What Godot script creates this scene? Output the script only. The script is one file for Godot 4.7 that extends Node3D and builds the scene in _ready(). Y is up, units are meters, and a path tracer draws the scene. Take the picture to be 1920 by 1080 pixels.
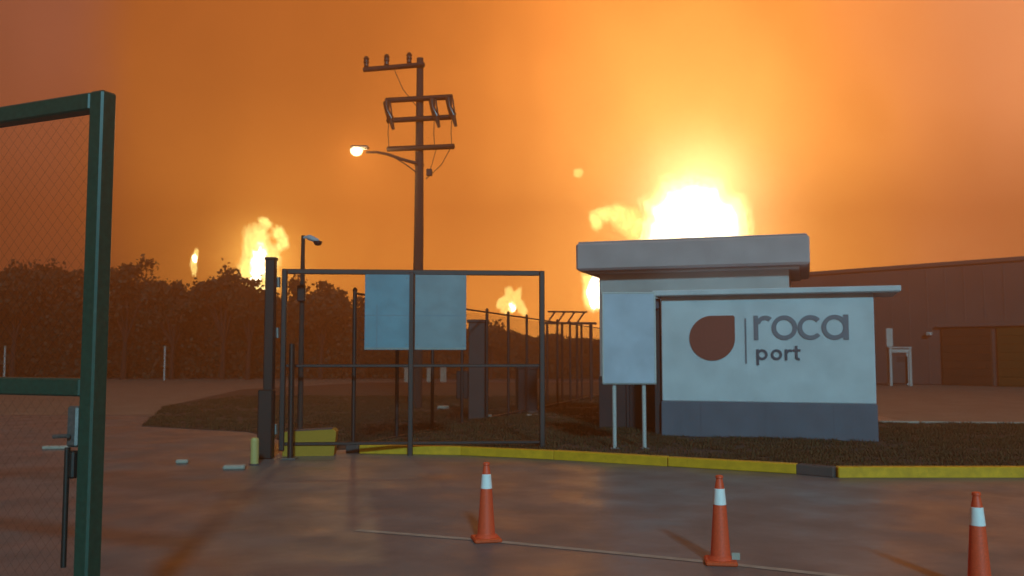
extends Node3D
# A gate and guardhouse at night, with a large depot fire behind them that lights the smoke orange.

const ISLAND := 0.13          # height of the raised verge above the apron
var M := {}
var used := {}
var rng := RandomNumberGenerator.new()


# ------------------------------------------------------------------ naming and placing
func numbered(called: String) -> String:
	var n: int = used.get(called, 0)
	used[called] = n + 1
	return called if n == 0 else "%s_%03d" % [called, n]

func thing(called: String, label: String, category: String, at := Vector3.ZERO, turn := 0.0, group := "") -> Node3D:
	var o := Node3D.new()
	o.name = numbered(called)
	add_child(o, true)
	o.position = at
	o.rotation.y = turn
	tag(o, label, category, group)
	return o

func tag(o: Node, label: String, category: String, group := "") -> Node:
	o.set_meta("label", label)
	o.set_meta("category", category)
	if group:
		o.set_meta("group", group)
	return o

func part(called: String, mesh: Mesh, m: Material, parent: Node, at := Vector3.ZERO, turn := Vector3.ZERO) -> MeshInstance3D:
	var o := MeshInstance3D.new()
	var n := called
	var k := 0
	while parent.has_node(n):
		k += 1
		n = "%s_%03d" % [called, k]
	o.name = n
	o.mesh = mesh
	o.material_override = m
	parent.add_child(o, true)
	o.position = at
	o.rotation = turn
	return o

func top(called: String, mesh: Mesh, m: Material) -> MeshInstance3D:
	return part(numbered(called), mesh, m, self)

func structure(called: String, mesh: Mesh, m: Material) -> MeshInstance3D:
	var o := top(called, mesh, m)
	o.set_meta("kind", "structure")
	return o

func copy_of(o: Node3D, label: String, at: Vector3, turn := 0.0) -> Node3D:
	var base := o.name.rstrip("0123456789").trim_suffix("_")
	var c: Node3D = o.duplicate()
	c.name = numbered(base)
	add_child(c, true)
	c.position = at
	c.rotation.y = turn
	c.set_meta("label", label)
	return c


# ------------------------------------------------------------------ mesh building
class MB:
	var st := SurfaceTool.new()
	func _init() -> void:
		st.begin(Mesh.PRIMITIVE_TRIANGLES)
		st.set_smooth_group(-1)
	func tri(a: Vector3, b: Vector3, c: Vector3) -> void:   # counter-clockwise seen from outside
		st.add_vertex(a)
		st.add_vertex(c)
		st.add_vertex(b)
	func poly(p: Array, inside: Vector3) -> void:            # a convex polygon turned away from the point inside
		var n: Vector3 = (p[1] - p[0]).cross(p[2] - p[0])
		var flip: bool = n.dot(p[0] - inside) < 0.0
		for i in range(1, p.size() - 1):
			if flip:
				tri(p[0], p[i + 1], p[i])
			else:
				tri(p[0], p[i], p[i + 1])
	func box(c: Vector3, s: Vector3, bevel := 0.0, basis := Basis()) -> MB:
		st.set_smooth_group(-1)
		var h := s / 2.0
		var b := minf(bevel, minf(h.x, minf(h.y, h.z)) * 0.9)
		var v := func(sg: Vector3, axis: int) -> Vector3:
			var q := Vector3.ZERO
			for k in 3:
				q[k] = sg[k] * (h[k] if k == axis else h[k] - b)
			return c + basis * q
		for axis in 3:
			var a1 := (axis + 1) % 3
			var a2 := (axis + 2) % 3
			for s0 in [-1, 1]:
				var ps := []
				for uv in [[-1, -1], [1, -1], [1, 1], [-1, 1]]:
					var sg := Vector3.ZERO
					sg[axis] = s0
					sg[a1] = uv[0]
					sg[a2] = uv[1]
					ps.append(v.call(sg, axis))
				poly(ps, c)
			if b > 0.0:
				for s1 in [-1, 1]:
					for s2 in [-1, 1]:
						var lo := Vector3.ZERO
						lo[a1] = s1
						lo[a2] = s2
						lo[axis] = -1
						var hi := lo
						hi[axis] = 1
						poly([v.call(lo, a1), v.call(hi, a1), v.call(hi, a2), v.call(lo, a2)], c)
		if b > 0.0:
			for i in 8:
				var sg := Vector3(1 if i & 1 else -1, 1 if i & 2 else -1, 1 if i & 4 else -1)
				poly([v.call(sg, 0), v.call(sg, 1), v.call(sg, 2)], c)
		return self
	func tube(path: Array, radii, sides := 8, caps := true) -> MB:
		st.set_smooth_group(0)
		var rings := []
		var side := Vector3.ZERO
		for i in path.size():
			var d: Vector3 = (path[mini(i + 1, path.size() - 1)] - path[maxi(i - 1, 0)]).normalized()
			if side == Vector3.ZERO:
				side = d.cross(Vector3.UP if absf(d.y) < 0.9 else Vector3.RIGHT).normalized()
			side = (side - d * side.dot(d)).normalized()
			var up := side.cross(d)
			var r: float = radii[i] if radii is Array else radii
			var ring := []
			for k in sides:
				var a := TAU * k / sides
				ring.append(path[i] + (side * cos(a) + up * sin(a)) * r)
			rings.append(ring)
		for i in path.size() - 1:
			var mid: Vector3 = (path[i] + path[i + 1]) / 2.0
			for k in sides:
				var j := (k + 1) % sides
				poly([rings[i][k], rings[i][j], rings[i + 1][j], rings[i + 1][k]], mid)
		if caps:
			st.set_smooth_group(-1)
			poly(rings[0], path[1])
			poly(rings[-1], path[-2])
		return self
	func lathe(profile: Array, sides := 20, at := Vector3.ZERO, smooth := true) -> MB:   # [radius, height] from bottom to top
		for i in profile.size() - 1:
			st.set_smooth_group(i if smooth else -1)
			for k in sides:
				var a := TAU * k / sides
				var b := TAU * (k + 1) / sides
				var p: Array = profile[i]
				var q: Array = profile[i + 1]
				var w := at + Vector3(cos(a) * p[0], p[1], sin(a) * p[0])
				var x := at + Vector3(cos(b) * p[0], p[1], sin(b) * p[0])
				var y := at + Vector3(cos(b) * q[0], q[1], sin(b) * q[0])
				var z := at + Vector3(cos(a) * q[0], q[1], sin(a) * q[0])
				if p[0] > 1e-5:
					tri(w, y, x)
				if q[0] > 1e-5:
					tri(w, z, y)
		return self
	func prism(outline: PackedVector2Array, z0: float, z1: float) -> MB:   # outline in x, y, extruded along z
		st.set_smooth_group(-1)
		var o := outline
		if Geometry2D.is_polygon_clockwise(o):
			o = o.duplicate()
			o.reverse()
		var ix := Geometry2D.triangulate_polygon(o)
		for i in range(0, ix.size(), 3):
			var a := o[ix[i]]
			var b := o[ix[i + 1]]
			var c := o[ix[i + 2]]
			if (b - a).cross(c - a) < 0.0:
				var t := b
				b = c
				c = t
			tri(Vector3(a.x, a.y, z1), Vector3(b.x, b.y, z1), Vector3(c.x, c.y, z1))
			tri(Vector3(a.x, a.y, z0), Vector3(c.x, c.y, z0), Vector3(b.x, b.y, z0))
		for i in o.size():
			var a := o[i]
			var b := o[(i + 1) % o.size()]
			tri(Vector3(a.x, a.y, z0), Vector3(b.x, b.y, z0), Vector3(b.x, b.y, z1))
			tri(Vector3(a.x, a.y, z0), Vector3(b.x, b.y, z1), Vector3(a.x, a.y, z1))
		return self
	func slab(outline: Array, y0: float, y1: float) -> MB:   # outline of Vector2(x, z), extruded upwards
		st.set_smooth_group(-1)
		var o := PackedVector2Array(outline)
		if not Geometry2D.is_polygon_clockwise(o):
			o.reverse()
		var ix := Geometry2D.triangulate_polygon(o)
		for i in range(0, ix.size(), 3):
			var a := Vector3(o[ix[i]].x, y1, o[ix[i]].y)
			var b := Vector3(o[ix[i + 1]].x, y1, o[ix[i + 1]].y)
			var c := Vector3(o[ix[i + 2]].x, y1, o[ix[i + 2]].y)
			poly([a, b, c], Vector3(a.x, y1 - 1.0, a.z))
		if y1 - y0 > 0.006:
			for i in o.size():
				var p := o[i]
				var q := o[(i + 1) % o.size()]
				tri(Vector3(p.x, y0, p.y), Vector3(p.x, y1, p.y), Vector3(q.x, y1, q.y))
				tri(Vector3(p.x, y0, p.y), Vector3(q.x, y1, q.y), Vector3(q.x, y0, q.y))
		return self
	func done() -> ArrayMesh:
		st.generate_normals()
		return st.commit()

func mb() -> MB:
	return MB.new()

func arc(c: Vector2, r: float, a0: float, a1: float, n: int) -> PackedVector2Array:
	var o := PackedVector2Array()
	for i in n + 1:
		var a := deg_to_rad(lerpf(a0, a1, float(i) / n))
		o.append(c + Vector2(cos(a), sin(a)) * r)
	return o

func band(c: Vector2, r: float, w: float, a0: float, a1: float, n := 28) -> PackedVector2Array:   # part of a ring
	var o := arc(c, r + w / 2, a0, a1, n)
	var inner := arc(c, r - w / 2, a0, a1, n)
	inner.reverse()
	o.append_array(inner)
	return o

func ring(b: MB, c: Vector2, r: float, w: float, z0: float, z1: float) -> void:
	b.prism(band(c, r, w, 0, 180), z0, z1)
	b.prism(band(c, r, w, 180, 360), z0, z1)

func rect(x0: float, y0: float, x1: float, y1: float) -> PackedVector2Array:
	return PackedVector2Array([Vector2(x0, y0), Vector2(x1, y0), Vector2(x1, y1), Vector2(x0, y1)])


# ------------------------------------------------------------------ materials
func noise_tex(freq: float, lo: float, hi: float, sd: int, octaves := 5, size := 512, warp := false) -> NoiseTexture2D:
	var n := FastNoiseLite.new()
	n.noise_type = FastNoiseLite.TYPE_SIMPLEX_SMOOTH
	n.seed = sd
	n.frequency = freq
	n.fractal_octaves = octaves
	if warp:
		n.domain_warp_enabled = true
		n.domain_warp_amplitude = 40.0
		n.domain_warp_frequency = freq
	var t := NoiseTexture2D.new()
	t.width = size
	t.height = size
	t.seamless = true
	t.noise = n
	var g := Gradient.new()
	g.set_color(0, Color(lo, lo, lo))
	g.set_color(1, Color(hi, hi, hi))
	t.color_ramp = g
	return t

func mat(c: Color, rough := 0.7, metal := 0.0, grain: Texture2D = null, scale := 1.0, world := false) -> StandardMaterial3D:
	var m := StandardMaterial3D.new()
	m.albedo_color = c.linear_to_srgb()
	m.roughness = rough
	m.metallic = metal
	if grain:
		m.albedo_texture = grain
		m.uv1_triplanar = true
		m.uv1_world_triplanar = world
		m.uv1_scale = Vector3.ONE * scale
	return m

func glow(c: Color, energy: float, alpha := 1.0) -> StandardMaterial3D:
	var m := StandardMaterial3D.new()
	m.albedo_color = Color(0, 0, 0, alpha)
	m.specular_mode = BaseMaterial3D.SPECULAR_DISABLED
	m.roughness = 1.0
	m.emission_enabled = true
	m.emission = c.linear_to_srgb()
	m.emission_energy_multiplier = energy
	if alpha < 1.0:
		m.transparency = BaseMaterial3D.TRANSPARENCY_ALPHA
	return m

func materials() -> void:
	var mottled := noise_tex(0.004, 0.9, 1.0, 3, 6)
	var fine := noise_tex(0.05, 0.8, 1.0, 5, 4)
	var blotch := noise_tex(0.008, 0.8, 1.0, 9, 6, 1024, true)
	var wet := noise_tex(0.006, 0.28, 0.62, 12, 6, 1024, true)
	var bump := noise_tex(0.06, 0.0, 1.0, 21, 5)
	M.apron = mat(Color(0.165, 0.17, 0.17), 1.0, 0, blotch, 0.11, true)
	M.apron.metallic_specular = 0.42
	M.apron.roughness_texture = wet
	M.apron.heightmap_enabled = true
	M.apron.heightmap_texture = bump
	M.apron.heightmap_scale = 0.35
	M.far_road = mat(Color(0.23, 0.19, 0.15), 0.7, 0, blotch, 0.07, true)
	M.soil = mat(Color(0.055, 0.042, 0.028), 0.95, 0, blotch, 0.3, true)
	M.grass = mat(Color(0.08, 0.062, 0.025), 0.8)
	M.grass.vertex_color_use_as_albedo = true
	M.line = mat(Color(0.42, 0.40, 0.34), 0.7, 0, blotch, 0.7, true)
	M.kerb = mat(Color(0.09, 0.08, 0.075), 0.8, 0, mottled, 0.8, true)
	M.yellow = mat(Color(0.88, 0.46, 0.01), 0.65, 0, blotch, 0.6, true)
	var smudge := noise_tex(0.006, 0.88, 1.0, 17, 5)
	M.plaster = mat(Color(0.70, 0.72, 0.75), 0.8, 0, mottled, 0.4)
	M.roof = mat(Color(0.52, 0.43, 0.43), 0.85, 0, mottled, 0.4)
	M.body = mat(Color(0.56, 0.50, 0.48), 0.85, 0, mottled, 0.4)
	M.band = mat(Color(0.13, 0.15, 0.19), 0.75, 0, mottled, 0.6)
	M.drop = mat(Color(0.34, 0.085, 0.055), 0.5, 0, fine, 1.0)
	M.grey_letter = mat(Color(0.19, 0.195, 0.23), 0.5)
	M.dark_letter = mat(Color(0.085, 0.10, 0.13), 0.5)
	M.door = mat(Color(0.045, 0.035, 0.035), 0.55, 0, mottled, 0.6)
	M.lightbox = mat(Color(0.50, 0.55, 0.65), 0.4, 0, smudge, 0.45)
	M.white_metal = mat(Color(0.62, 0.62, 0.6), 0.45, 0, fine, 1.0)
	M.board = mat(Color(0.36, 0.50, 0.56), 0.5, 0, smudge, 0.6)
	M.board_strip = mat(Color(0.15, 0.24, 0.3), 0.5)
	M.green_paint = mat(Color(0.022, 0.072, 0.048), 0.35, 0, fine, 0.8)
	M.dark_paint = mat(Color(0.022, 0.020, 0.017), 0.45, 0, fine, 0.8)
	M.wire = mat(Color(0.06, 0.05, 0.045), 0.5, 0.6)
	M.steel = mat(Color(0.28, 0.28, 0.27), 0.45, 0.7, fine, 1.0)
	M.concrete_pole = mat(Color(0.045, 0.035, 0.028), 0.9, 0, mottled, 0.5)
	M.arm = mat(Color(0.03, 0.022, 0.018), 0.7)
	M.porcelain = mat(Color(0.06, 0.03, 0.02), 0.3)
	M.cone = mat(Color(1.0, 0.115, 0.04), 0.5, 0, fine, 2.0)
	M.collar = mat(Color(0.88, 0.88, 0.86), 0.35)
	M.rubber = mat(Color(0.85, 0.10, 0.02), 0.6, 0, fine, 2.0)
	M.cladding = mat(Color(0.16, 0.125, 0.12), 0.6, 0, mottled, 0.12)
	M.big_door = mat(Color(0.06, 0.035, 0.02), 0.7, 0, mottled, 0.3)
	M.olive_door = mat(Color(0.085, 0.065, 0.015), 0.7, 0, mottled, 0.3)
	M.bark = mat(Color(0.018, 0.013, 0.01), 0.9)
	M.leaf = mat(Color(0.036, 0.032, 0.014), 0.75)
	M.leaf.vertex_color_use_as_albedo = true
	M.leaf.backlight_enabled = true
	M.leaf.backlight = Color(0.06, 0.06, 0.03)
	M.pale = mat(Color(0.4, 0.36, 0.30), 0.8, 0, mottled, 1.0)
	M.camera_shell = mat(Color(0.4, 0.42, 0.46), 0.35)
	M.dark_glass = mat(Color(0.02, 0.02, 0.025), 0.1)
	M.lamp = glow(Color(1.0, 0.78, 0.38), 3.6)


# ------------------------------------------------------------------ sky: smoke lit by the fires
func sky_image() -> Image:
	var w := 1440
	var h := 720
	var im := Image.create_empty(w, h, false, Image.FORMAT_RGBF)
	var n := FastNoiseLite.new()
	n.seed = 4
	n.frequency = 1.0
	n.fractal_octaves = 4
	var fires := [[11.6, 8.6, 1.0], [-15.6, 6.0, 0.33], [5.2, 3.5, 0.25], [-19.4, 5.4, 0.1]]
	var centers := []
	for f in fires:
		var a := deg_to_rad(f[0])
		var e := deg_to_rad(f[1])
		centers.append(Vector3(sin(a) * cos(e), sin(e), -cos(a) * cos(e)))
	for y in h:
		var el := PI / 2 - PI * (y + 0.5) / h
		if el < -0.06:
			im.fill_rect(Rect2i(0, y, w, h - y), Color(0.05, 0.018, 0.006))
			break
		for x in w:
			var az := wrapf((float(x) + 0.5) / w * TAU, -PI, PI)
			var d := Vector3(sin(az) * cos(el), sin(el), -cos(az) * cos(el))
			var deg := rad_to_deg(az)
			var t0 := rad_to_deg(acos(clampf(d.dot(centers[0]), -1, 1)))
			var t1 := rad_to_deg(acos(clampf(d.dot(centers[1]), -1, 1)))
			var smoke := n.get_noise_3d(d.x * 3.0, d.y * 2.2, d.z * 3.0)
			var c := Color(0.035, 0.018, 0.015)
			var wide := exp(-t0 / 34.0)
			c += Color(0.72, 0.145, 0.003) * wide
			var broad := exp(-t0 * t0 / 480.0)
			c += Color(1.25, 0.42, 0.065) * broad
			c += Color(1.6, 1.05, 0.30) * exp(-t0 * t0 / 75.0)
			c += Color(5.0, 4.2, 2.2) * exp(-t0 * t0 / 11.0)
			c += Color(0.5, 0.19, 0.02) * exp(-t1 * t1 / 60.0)
			c += Color(3.0, 1.7, 0.35) * exp(-t1 * t1 / 3.5)
			c += Color(0.5, 0.24, 0.03) * exp(-t1 * t1 / 18.0)
			var low := exp(-maxf(rad_to_deg(el), 0.0) / 9.0) * exp(-t0 * t0 / 1300.0)
			c += Color(2.3, 1.0, 0.16) * low
			# paler mauve smoke drifting to both sides of the fires
			var left := smoothstep(-22.5, -27.0, deg + smoke * 2.0) * smoothstep(-150.0, -60.0, deg)
			c = c.lerp(Color(0.42, 0.165, 0.11) * (0.35 + 0.65 * wide / 0.5), 0.85 * left)
			var right := smoothstep(17.0, 29.0, deg + smoke * 5.0) * smoothstep(150.0, 60.0, deg)
			c = c.lerp(Color(1.45, 0.60, 0.27) * (0.15 + 0.85 * wide / 0.62), 0.75 * right)
			# a browner column of smoke leaning over the left fire
			var col := (deg + 13.0 - rad_to_deg(el) * 0.12 + smoke * 5.0) / 9.0
			c = c * (1.0 - 0.34 * exp(-col * col) * smoothstep(7.0, 17.0, rad_to_deg(el)))
			c = c * (1.0 + 0.30 * smoke + 0.12 * n.get_noise_3d(d.x * 9.0 + 5.0, d.y * 6.0, d.z * 9.0))
			im.set_pixel(x, y, Color(maxf(c.r, 0), maxf(c.g, 0), maxf(c.b, 0)))
	return im


func _ready() -> void:
	rng.seed = 77
	# ---- camera
	var cam := Camera3D.new()
	cam.name = "camera"
	cam.fov = 35.24
	cam.position = Vector3(0, 1.8, 0)
	cam.rotation_degrees.x = 4.24
	cam.near = 0.1
	cam.far = 900.0
	var lens := CameraAttributesPhysical.new()
	lens.frustum_focal_length = 50.0
	lens.frustum_focus_distance = 7.5
	lens.exposure_aperture = 4.5
	cam.attributes = lens
	add_child(cam)
	cam.fov = 35.24
	cam.current = true
	# ---- sky and air
	var sky_mat := PanoramaSkyMaterial.new()
	sky_mat.panorama = ImageTexture.create_from_image(sky_image())
	var sky := Sky.new()
	sky.sky_material = sky_mat
	var env := Environment.new()
	env.background_mode = Environment.BG_SKY
	env.sky = sky
	env.tonemap_mode = Environment.TONE_MAPPER_LINEAR
	env.tonemap_exposure = 1.24
	env.sdfgi_enabled = true
	env.ssao_enabled = true
	env.ssil_enabled = true
	env.volumetric_fog_enabled = true      # thin brown smoke over the whole yard
	env.volumetric_fog_density = 0.0105
	env.volumetric_fog_albedo = Color(1.0, 0.70, 0.43)
	env.volumetric_fog_anisotropy = 0.55
	var we := WorldEnvironment.new()
	we.name = "environment"
	we.environment = env
	add_child(we)
	# ---- the cold light from behind the camera
	var sun := DirectionalLight3D.new()
	sun.name = "cold_yard_light"
	sun.light_energy = 0.88
	sun.light_color = Color(0.61, 0.90, 1.0)
	sun.light_angular_distance = 4.5
	sun.shadow_enabled = true
	sun.rotation = Vector3(deg_to_rad(-25.0), deg_to_rad(9.0), 0)
	add_child(sun)

	materials()
	ground()
	guardhouse()
	warehouse()
	trees()
	fires()
	utility_pole()
	fence()
	gates()
	signs()
	cones()
	small_things()
	grass()


# ------------------------------------------------------------------ ground
var kerb_line := [Vector2(-3.05, -17.0), Vector2(-2.8, -16.9), Vector2(-0.9, -16.6), Vector2(0.75, -15.9), Vector2(4.36, -14.0), Vector2(4.8, -13.6), Vector2(7.65, -13.6), Vector2(12.5, -14.6)]
var island_back := [Vector2(13.2, -22.4), Vector2(9.4, -22.9), Vector2(7.6, -26.5), Vector2(2.0, -27.5), Vector2(-2.6, -22.0)]

func ground() -> void:
	var g := mb()
	var s := 170.0
	g.st.set_smooth_group(-1)
	g.poly([Vector3(-s, 0, 25), Vector3(s, 0, 25), Vector3(s, 0, -180), Vector3(-s, 0, -180)], Vector3(0, -5, 0))
	structure("ground", g.done(), M.apron)
	var soil := mb().slab([Vector2(-3.6, -17.3), Vector2(-6.2, -21.5), Vector2(-9.4, -23.2), Vector2(-12.2, -32), Vector2(-14.2, -48), Vector2(-9.5, -60), Vector2(13, -60), Vector2(11, -40), Vector2(7.5, -27), Vector2(1.0, -20.0)], 0.0, 0.012)
	structure("soil_verge", soil.done(), M.soil)
	var far_road := mb().slab([Vector2(-60, -27.5), Vector2(-9, -27.5), Vector2(-8.6, -36), Vector2(-6, -62), Vector2(-8, -69), Vector2(-60, -69)], 0.0, 0.005)
	structure("far_road", far_road.done(), M.far_road)
	var yard_road := mb().slab([Vector2(10.6, -23.4), Vector2(24, -24.5), Vector2(40, -38), Vector2(19, -62), Vector2(13.5, -56)], 0.0, 0.005)
	structure("yard_road", yard_road.done(), M.far_road)
	var island := kerb_line.duplicate()
	island.append_array(island_back)
	structure("traffic_island", mb().slab(island, 0.0, ISLAND - 0.02).done(), M.soil)
	# kerb of single stones, some painted yellow
	var k := Node3D.new()
	k.name = "kerb"
	k.set_meta("kind", "structure")
	add_child(k)
	for i in kerb_line.size() - 1:
		var a: Vector2 = kerb_line[i]
		var b: Vector2 = kerb_line[i + 1]
		var n := maxi(1, roundi(a.distance_to(b) / 1.9))
		for j in n:
			var p := a.lerp(b, float(j) / n)
			var q := a.lerp(b, float(j + 1) / n)
			var mid := (p + q) / 2
			var painted: bool = mid.x > -0.1 and not (mid.x > 4.3 and mid.x < 4.75) or (mid.x > -2.85 and mid.x < -0.9)
			var yaw := -atan2(q.y - p.y, q.x - p.x)
			var st := mb().box(Vector3.ZERO, Vector3(p.distance_to(q) - 0.012, 0.16 + 0.01 * sin(i * 3.0 + j), 0.17), 0.014)
			part("kerb_stone", st.done(), M.yellow if painted else M.kerb, k, Vector3(mid.x, 0.075, mid.y), Vector3(0, yaw, 0))
	# pale kerb behind the island
	for i in 4:
		var st := mb().box(Vector3.ZERO, Vector3(0.98, 0.16, 0.15), 0.02)
		part("kerb_stone", st.done(), M.pale, k, Vector3(9.7 + i * 1.0, 0.075, -22.95 + i * 0.13), Vector3(0, -0.13, 0))
	# the worn lane line on which the cones stand
	var l := mb()
	var pts := [Vector2(-1.6, -9.50), Vector2(-0.25, -8.98), Vector2(1.81, -8.02), Vector2(3.56, -7.08), Vector2(6.2, -5.7)]
	for i in pts.size() - 1:
		var a: Vector2 = pts[i]
		var b: Vector2 = pts[i + 1]
		var side := (b - a).orthogonal().normalized() * 0.05
		l.poly([Vector3(a.x + side.x, 0.004, a.y + side.y), Vector3(b.x + side.x, 0.004, b.y + side.y), Vector3(b.x - side.x, 0.004, b.y - side.y), Vector3(a.x - side.x, 0.004, a.y - side.y)], Vector3(0, -9, -8))
	structure("lane_line", l.done(), M.line)


func grass() -> void:
	var b := MB.new()
	b.st.set_smooth_group(-1)
	for i in 6:
		var a := TAU * i / 6.0 + 0.4
		var d := Vector3(cos(a), 0, sin(a))
		var s := Vector3(-d.z, 0, d.x) * 0.008
		var p := d * 0.03
		var m := p + d * 0.02 + Vector3(0, 0.05, 0)
		var t := p + d * 0.07 + Vector3(0, 0.085 + 0.02 * (i % 3), 0)
		b.tri(p - s, p + s, m + s * 0.7)
		b.tri(p - s, m + s * 0.7, m - s * 0.7)
		b.tri(m - s * 0.7, m + s * 0.7, t)
	var clump := b.done()
	var island := kerb_line.duplicate()
	island.append_array(island_back)
	var soil := [Vector2(-3.6, -17.3), Vector2(-6.2, -21.5), Vector2(-9.4, -23.2), Vector2(-12.2, -32), Vector2(-12, -40), Vector2(6, -40), Vector2(1.0, -20.0)]
	for area in [[island, ISLAND - 0.02, 15000, "island_grass"], [soil, 0.012, 16000, "verge_grass"]]:
		var poly := PackedVector2Array(area[0])
		var box := Rect2(poly[0], Vector2.ZERO)
		for p in poly:
			box = box.expand(p)
		var nz := FastNoiseLite.new()
		nz.seed = 8
		nz.frequency = 0.35
		var where := []
		while where.size() < area[2]:
			var p := Vector2(rng.randf_range(box.position.x, box.end.x), rng.randf_range(box.position.y, box.end.y))
			if Geometry2D.is_point_in_polygon(p, poly) and nz.get_noise_2d(p.x, p.y) > rng.randf_range(-0.7, 0.3):
				where.append(p)
		var mm := MultiMesh.new()
		mm.transform_format = MultiMesh.TRANSFORM_3D
		mm.use_colors = true
		mm.mesh = clump
		mm.instance_count = where.size()
		for i in where.size():
			var p: Vector2 = where[i]
			var sc := rng.randf_range(0.25, 0.75)
			mm.set_instance_transform(i, Transform3D(Basis(Vector3.UP, rng.randf() * TAU).scaled(Vector3(1.2, sc, 1.2)), Vector3(p.x, area[1], p.y)))
			var t := rng.randf_range(0.55, 1.3)
			mm.set_instance_color(i, Color(t, t * rng.randf_range(0.8, 1.05), t * 0.8))
		var o := MultiMeshInstance3D.new()
		o.name = area[3]
		o.multimesh = mm
		o.material_override = M.grass
		add_child(o)
		o.set_meta("kind", "stuff")
		tag(o, "short dark grass on the kerbed island round the guardhouse" if area[3] == "island_grass" else "dark rough grass on the verge behind the open gate", "grass")


# ------------------------------------------------------------------ guardhouse
func guardhouse() -> void:
	var t := thing("guardhouse", "white guardhouse with thick flat roof and red drop emblem on its front", "guardhouse", Vector3(1.48, ISLAND - 0.02, -21.0), deg_to_rad(-18))
	# body under the thick roof
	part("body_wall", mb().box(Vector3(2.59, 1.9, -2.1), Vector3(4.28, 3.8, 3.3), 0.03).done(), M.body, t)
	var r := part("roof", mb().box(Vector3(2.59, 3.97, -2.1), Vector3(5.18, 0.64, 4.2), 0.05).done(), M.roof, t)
	part("roof_edge_trim", mb().box(Vector3(2.59, 4.305, -2.1), Vector3(5.08, 0.04, 4.1), 0.015).done(), M.roof, r)
	part("soffit", mb().box(Vector3(2.59, 3.625, -2.1), Vector3(4.75, 0.07, 3.77), 0.02).done(), M.body, r)
	# door in the recess beside the sign wall
	var d := part("door", mb().box(Vector3(1.62, 1.08, -0.435), Vector3(0.92, 2.12, 0.06), 0.01).done(), M.door, t)
	part("handle", mb().box(Vector3(1.26, 1.05, -0.385), Vector3(0.03, 0.16, 0.04), 0.008).done(), M.steel, d)
	for x in [1.12, 2.12]:
		part("door_frame", mb().box(Vector3(x, 1.1, -0.43), Vector3(0.07, 2.2, 0.09), 0.01).done(), M.door, t)
	part("door_frame", mb().box(Vector3(1.62, 2.24, -0.43), Vector3(1.07, 0.07, 0.09), 0.01).done(), M.door, t)
	part("plinth", mb().box(Vector3(0.755, 0.6, -0.44), Vector3(0.64, 1.2, 0.03), 0.01).done(), M.door, t)
	part("dark_corner_post", mb().box(Vector3(2.04, 1.45, 1.0), Vector3(0.13, 2.9, 0.13), 0.012).done(), M.door, t)
	part("wall_lamp", mb().box(Vector3(2.04, 2.78, 1.12), Vector3(0.12, 0.22, 0.12), 0.02).done(), M.dark_letter, t)
	# the wing whose front carries the sign
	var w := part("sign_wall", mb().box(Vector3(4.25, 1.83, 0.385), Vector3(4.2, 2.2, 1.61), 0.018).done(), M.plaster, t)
	part("base_band", mb().box(Vector3(4.25, 0.363, 0.385), Vector3(4.236, 0.73, 1.646), 0.015).done(), M.band, t)
	var c := part("canopy_slab", mb().box(Vector3(4.42, 2.992, 0.42), Vector3(4.85, 0.115, 1.9), 0.015).done(), M.plaster, t)
	part("drip_edge", mb().box(Vector3(4.42, 2.925, 1.33), Vector3(4.8, 0.02, 0.04), 0.004).done(), M.steel, c)
	for k in 3:
		part("wall_joint", mb().box(Vector3(2.95 + k * 1.3, 0.363, 1.2095), Vector3(0.012, 0.7, 0.004)).done(), M.dark_letter, t)
	# emblem and lettering, 18 mm proud of the wall
	var z0 := 1.188
	var z1 := 1.208
	var y0 := -(ISLAND - 0.02)
	var cx := 2.15 + 1.055
	var cy := 2.155 + y0
	var rr := 0.465
	var drop := arc(Vector2(cx, cy), rr, 90, 360, 40)
	drop.append(Vector2(cx + rr, cy + rr - 0.03))
	drop.append(Vector2(cx + rr - 0.03, cy + rr))
	part("drop_emblem", mb().prism(drop, z0, z1).done(), M.drop, w)
	part("divider", mb().prism(rect(3.87, 1.63 + y0, 3.90, 2.56 + y0), z0, z1).done(), M.grey_letter, w)
	var sw := 0.088
	var rad := 0.205
	var base := 2.11 + y0
	var cyl := base + rad + sw / 2
	# r
	var b := mb().prism(rect(4.05, base, 4.05 + sw, base + 0.5), z0, z1)
	b.prism(band(Vector2(4.05 + 0.23, base + 0.5 - 0.195), 0.15, sw, 48, 168, 16), z0, z1 + 0.0015)
	part("letter", b.done(), M.grey_letter, w)
	# o
	b = mb()
	ring(b, Vector2(4.05 + 0.60, cyl), rad, sw, z0, z1)
	part("letter", b.done(), M.grey_letter, w)
	# c
	part("letter", mb().prism(band(Vector2(4.05 + 1.105, cyl), rad, sw, 42, 318), z0, z1).done(), M.grey_letter, w)
	# a
	b = mb()
	ring(b, Vector2(4.05 + 1.565, cyl), rad, sw, z0, z1)
	b.prism(rect(4.05 + 1.565 + rad - sw / 2, base, 4.05 + 1.565 + rad + sw / 2 + 0.012, base + 0.5), z0, z1 + 0.0015)
	part("letter", b.done(), M.grey_letter, w)
	# port
	sw = 0.052
	rad = 0.085
	base = 1.70 + y0
	cyl = base + rad + sw / 2
	var x := 4.09
	b = mb()
	ring(b, Vector2(x + sw / 2 + rad, cyl), rad, sw, z0, z1)
	b.prism(rect(x, base - 0.1, x + sw, base + 0.222), z0, z1 + 0.0015)
	part("letter", b.done(), M.dark_letter, w)
	b = mb()
	ring(b, Vector2(x + 0.395, cyl), rad, sw, z0, z1)
	part("letter", b.done(), M.dark_letter, w)
	b = mb().prism(rect(x + 0.555, base, x + 0.555 + sw, base + 0.222), z0, z1)
	b.prism(band(Vector2(x + 0.66, base + 0.222 - 0.095), 0.068, sw, 50, 168, 12), z0, z1 + 0.0015)
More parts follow.
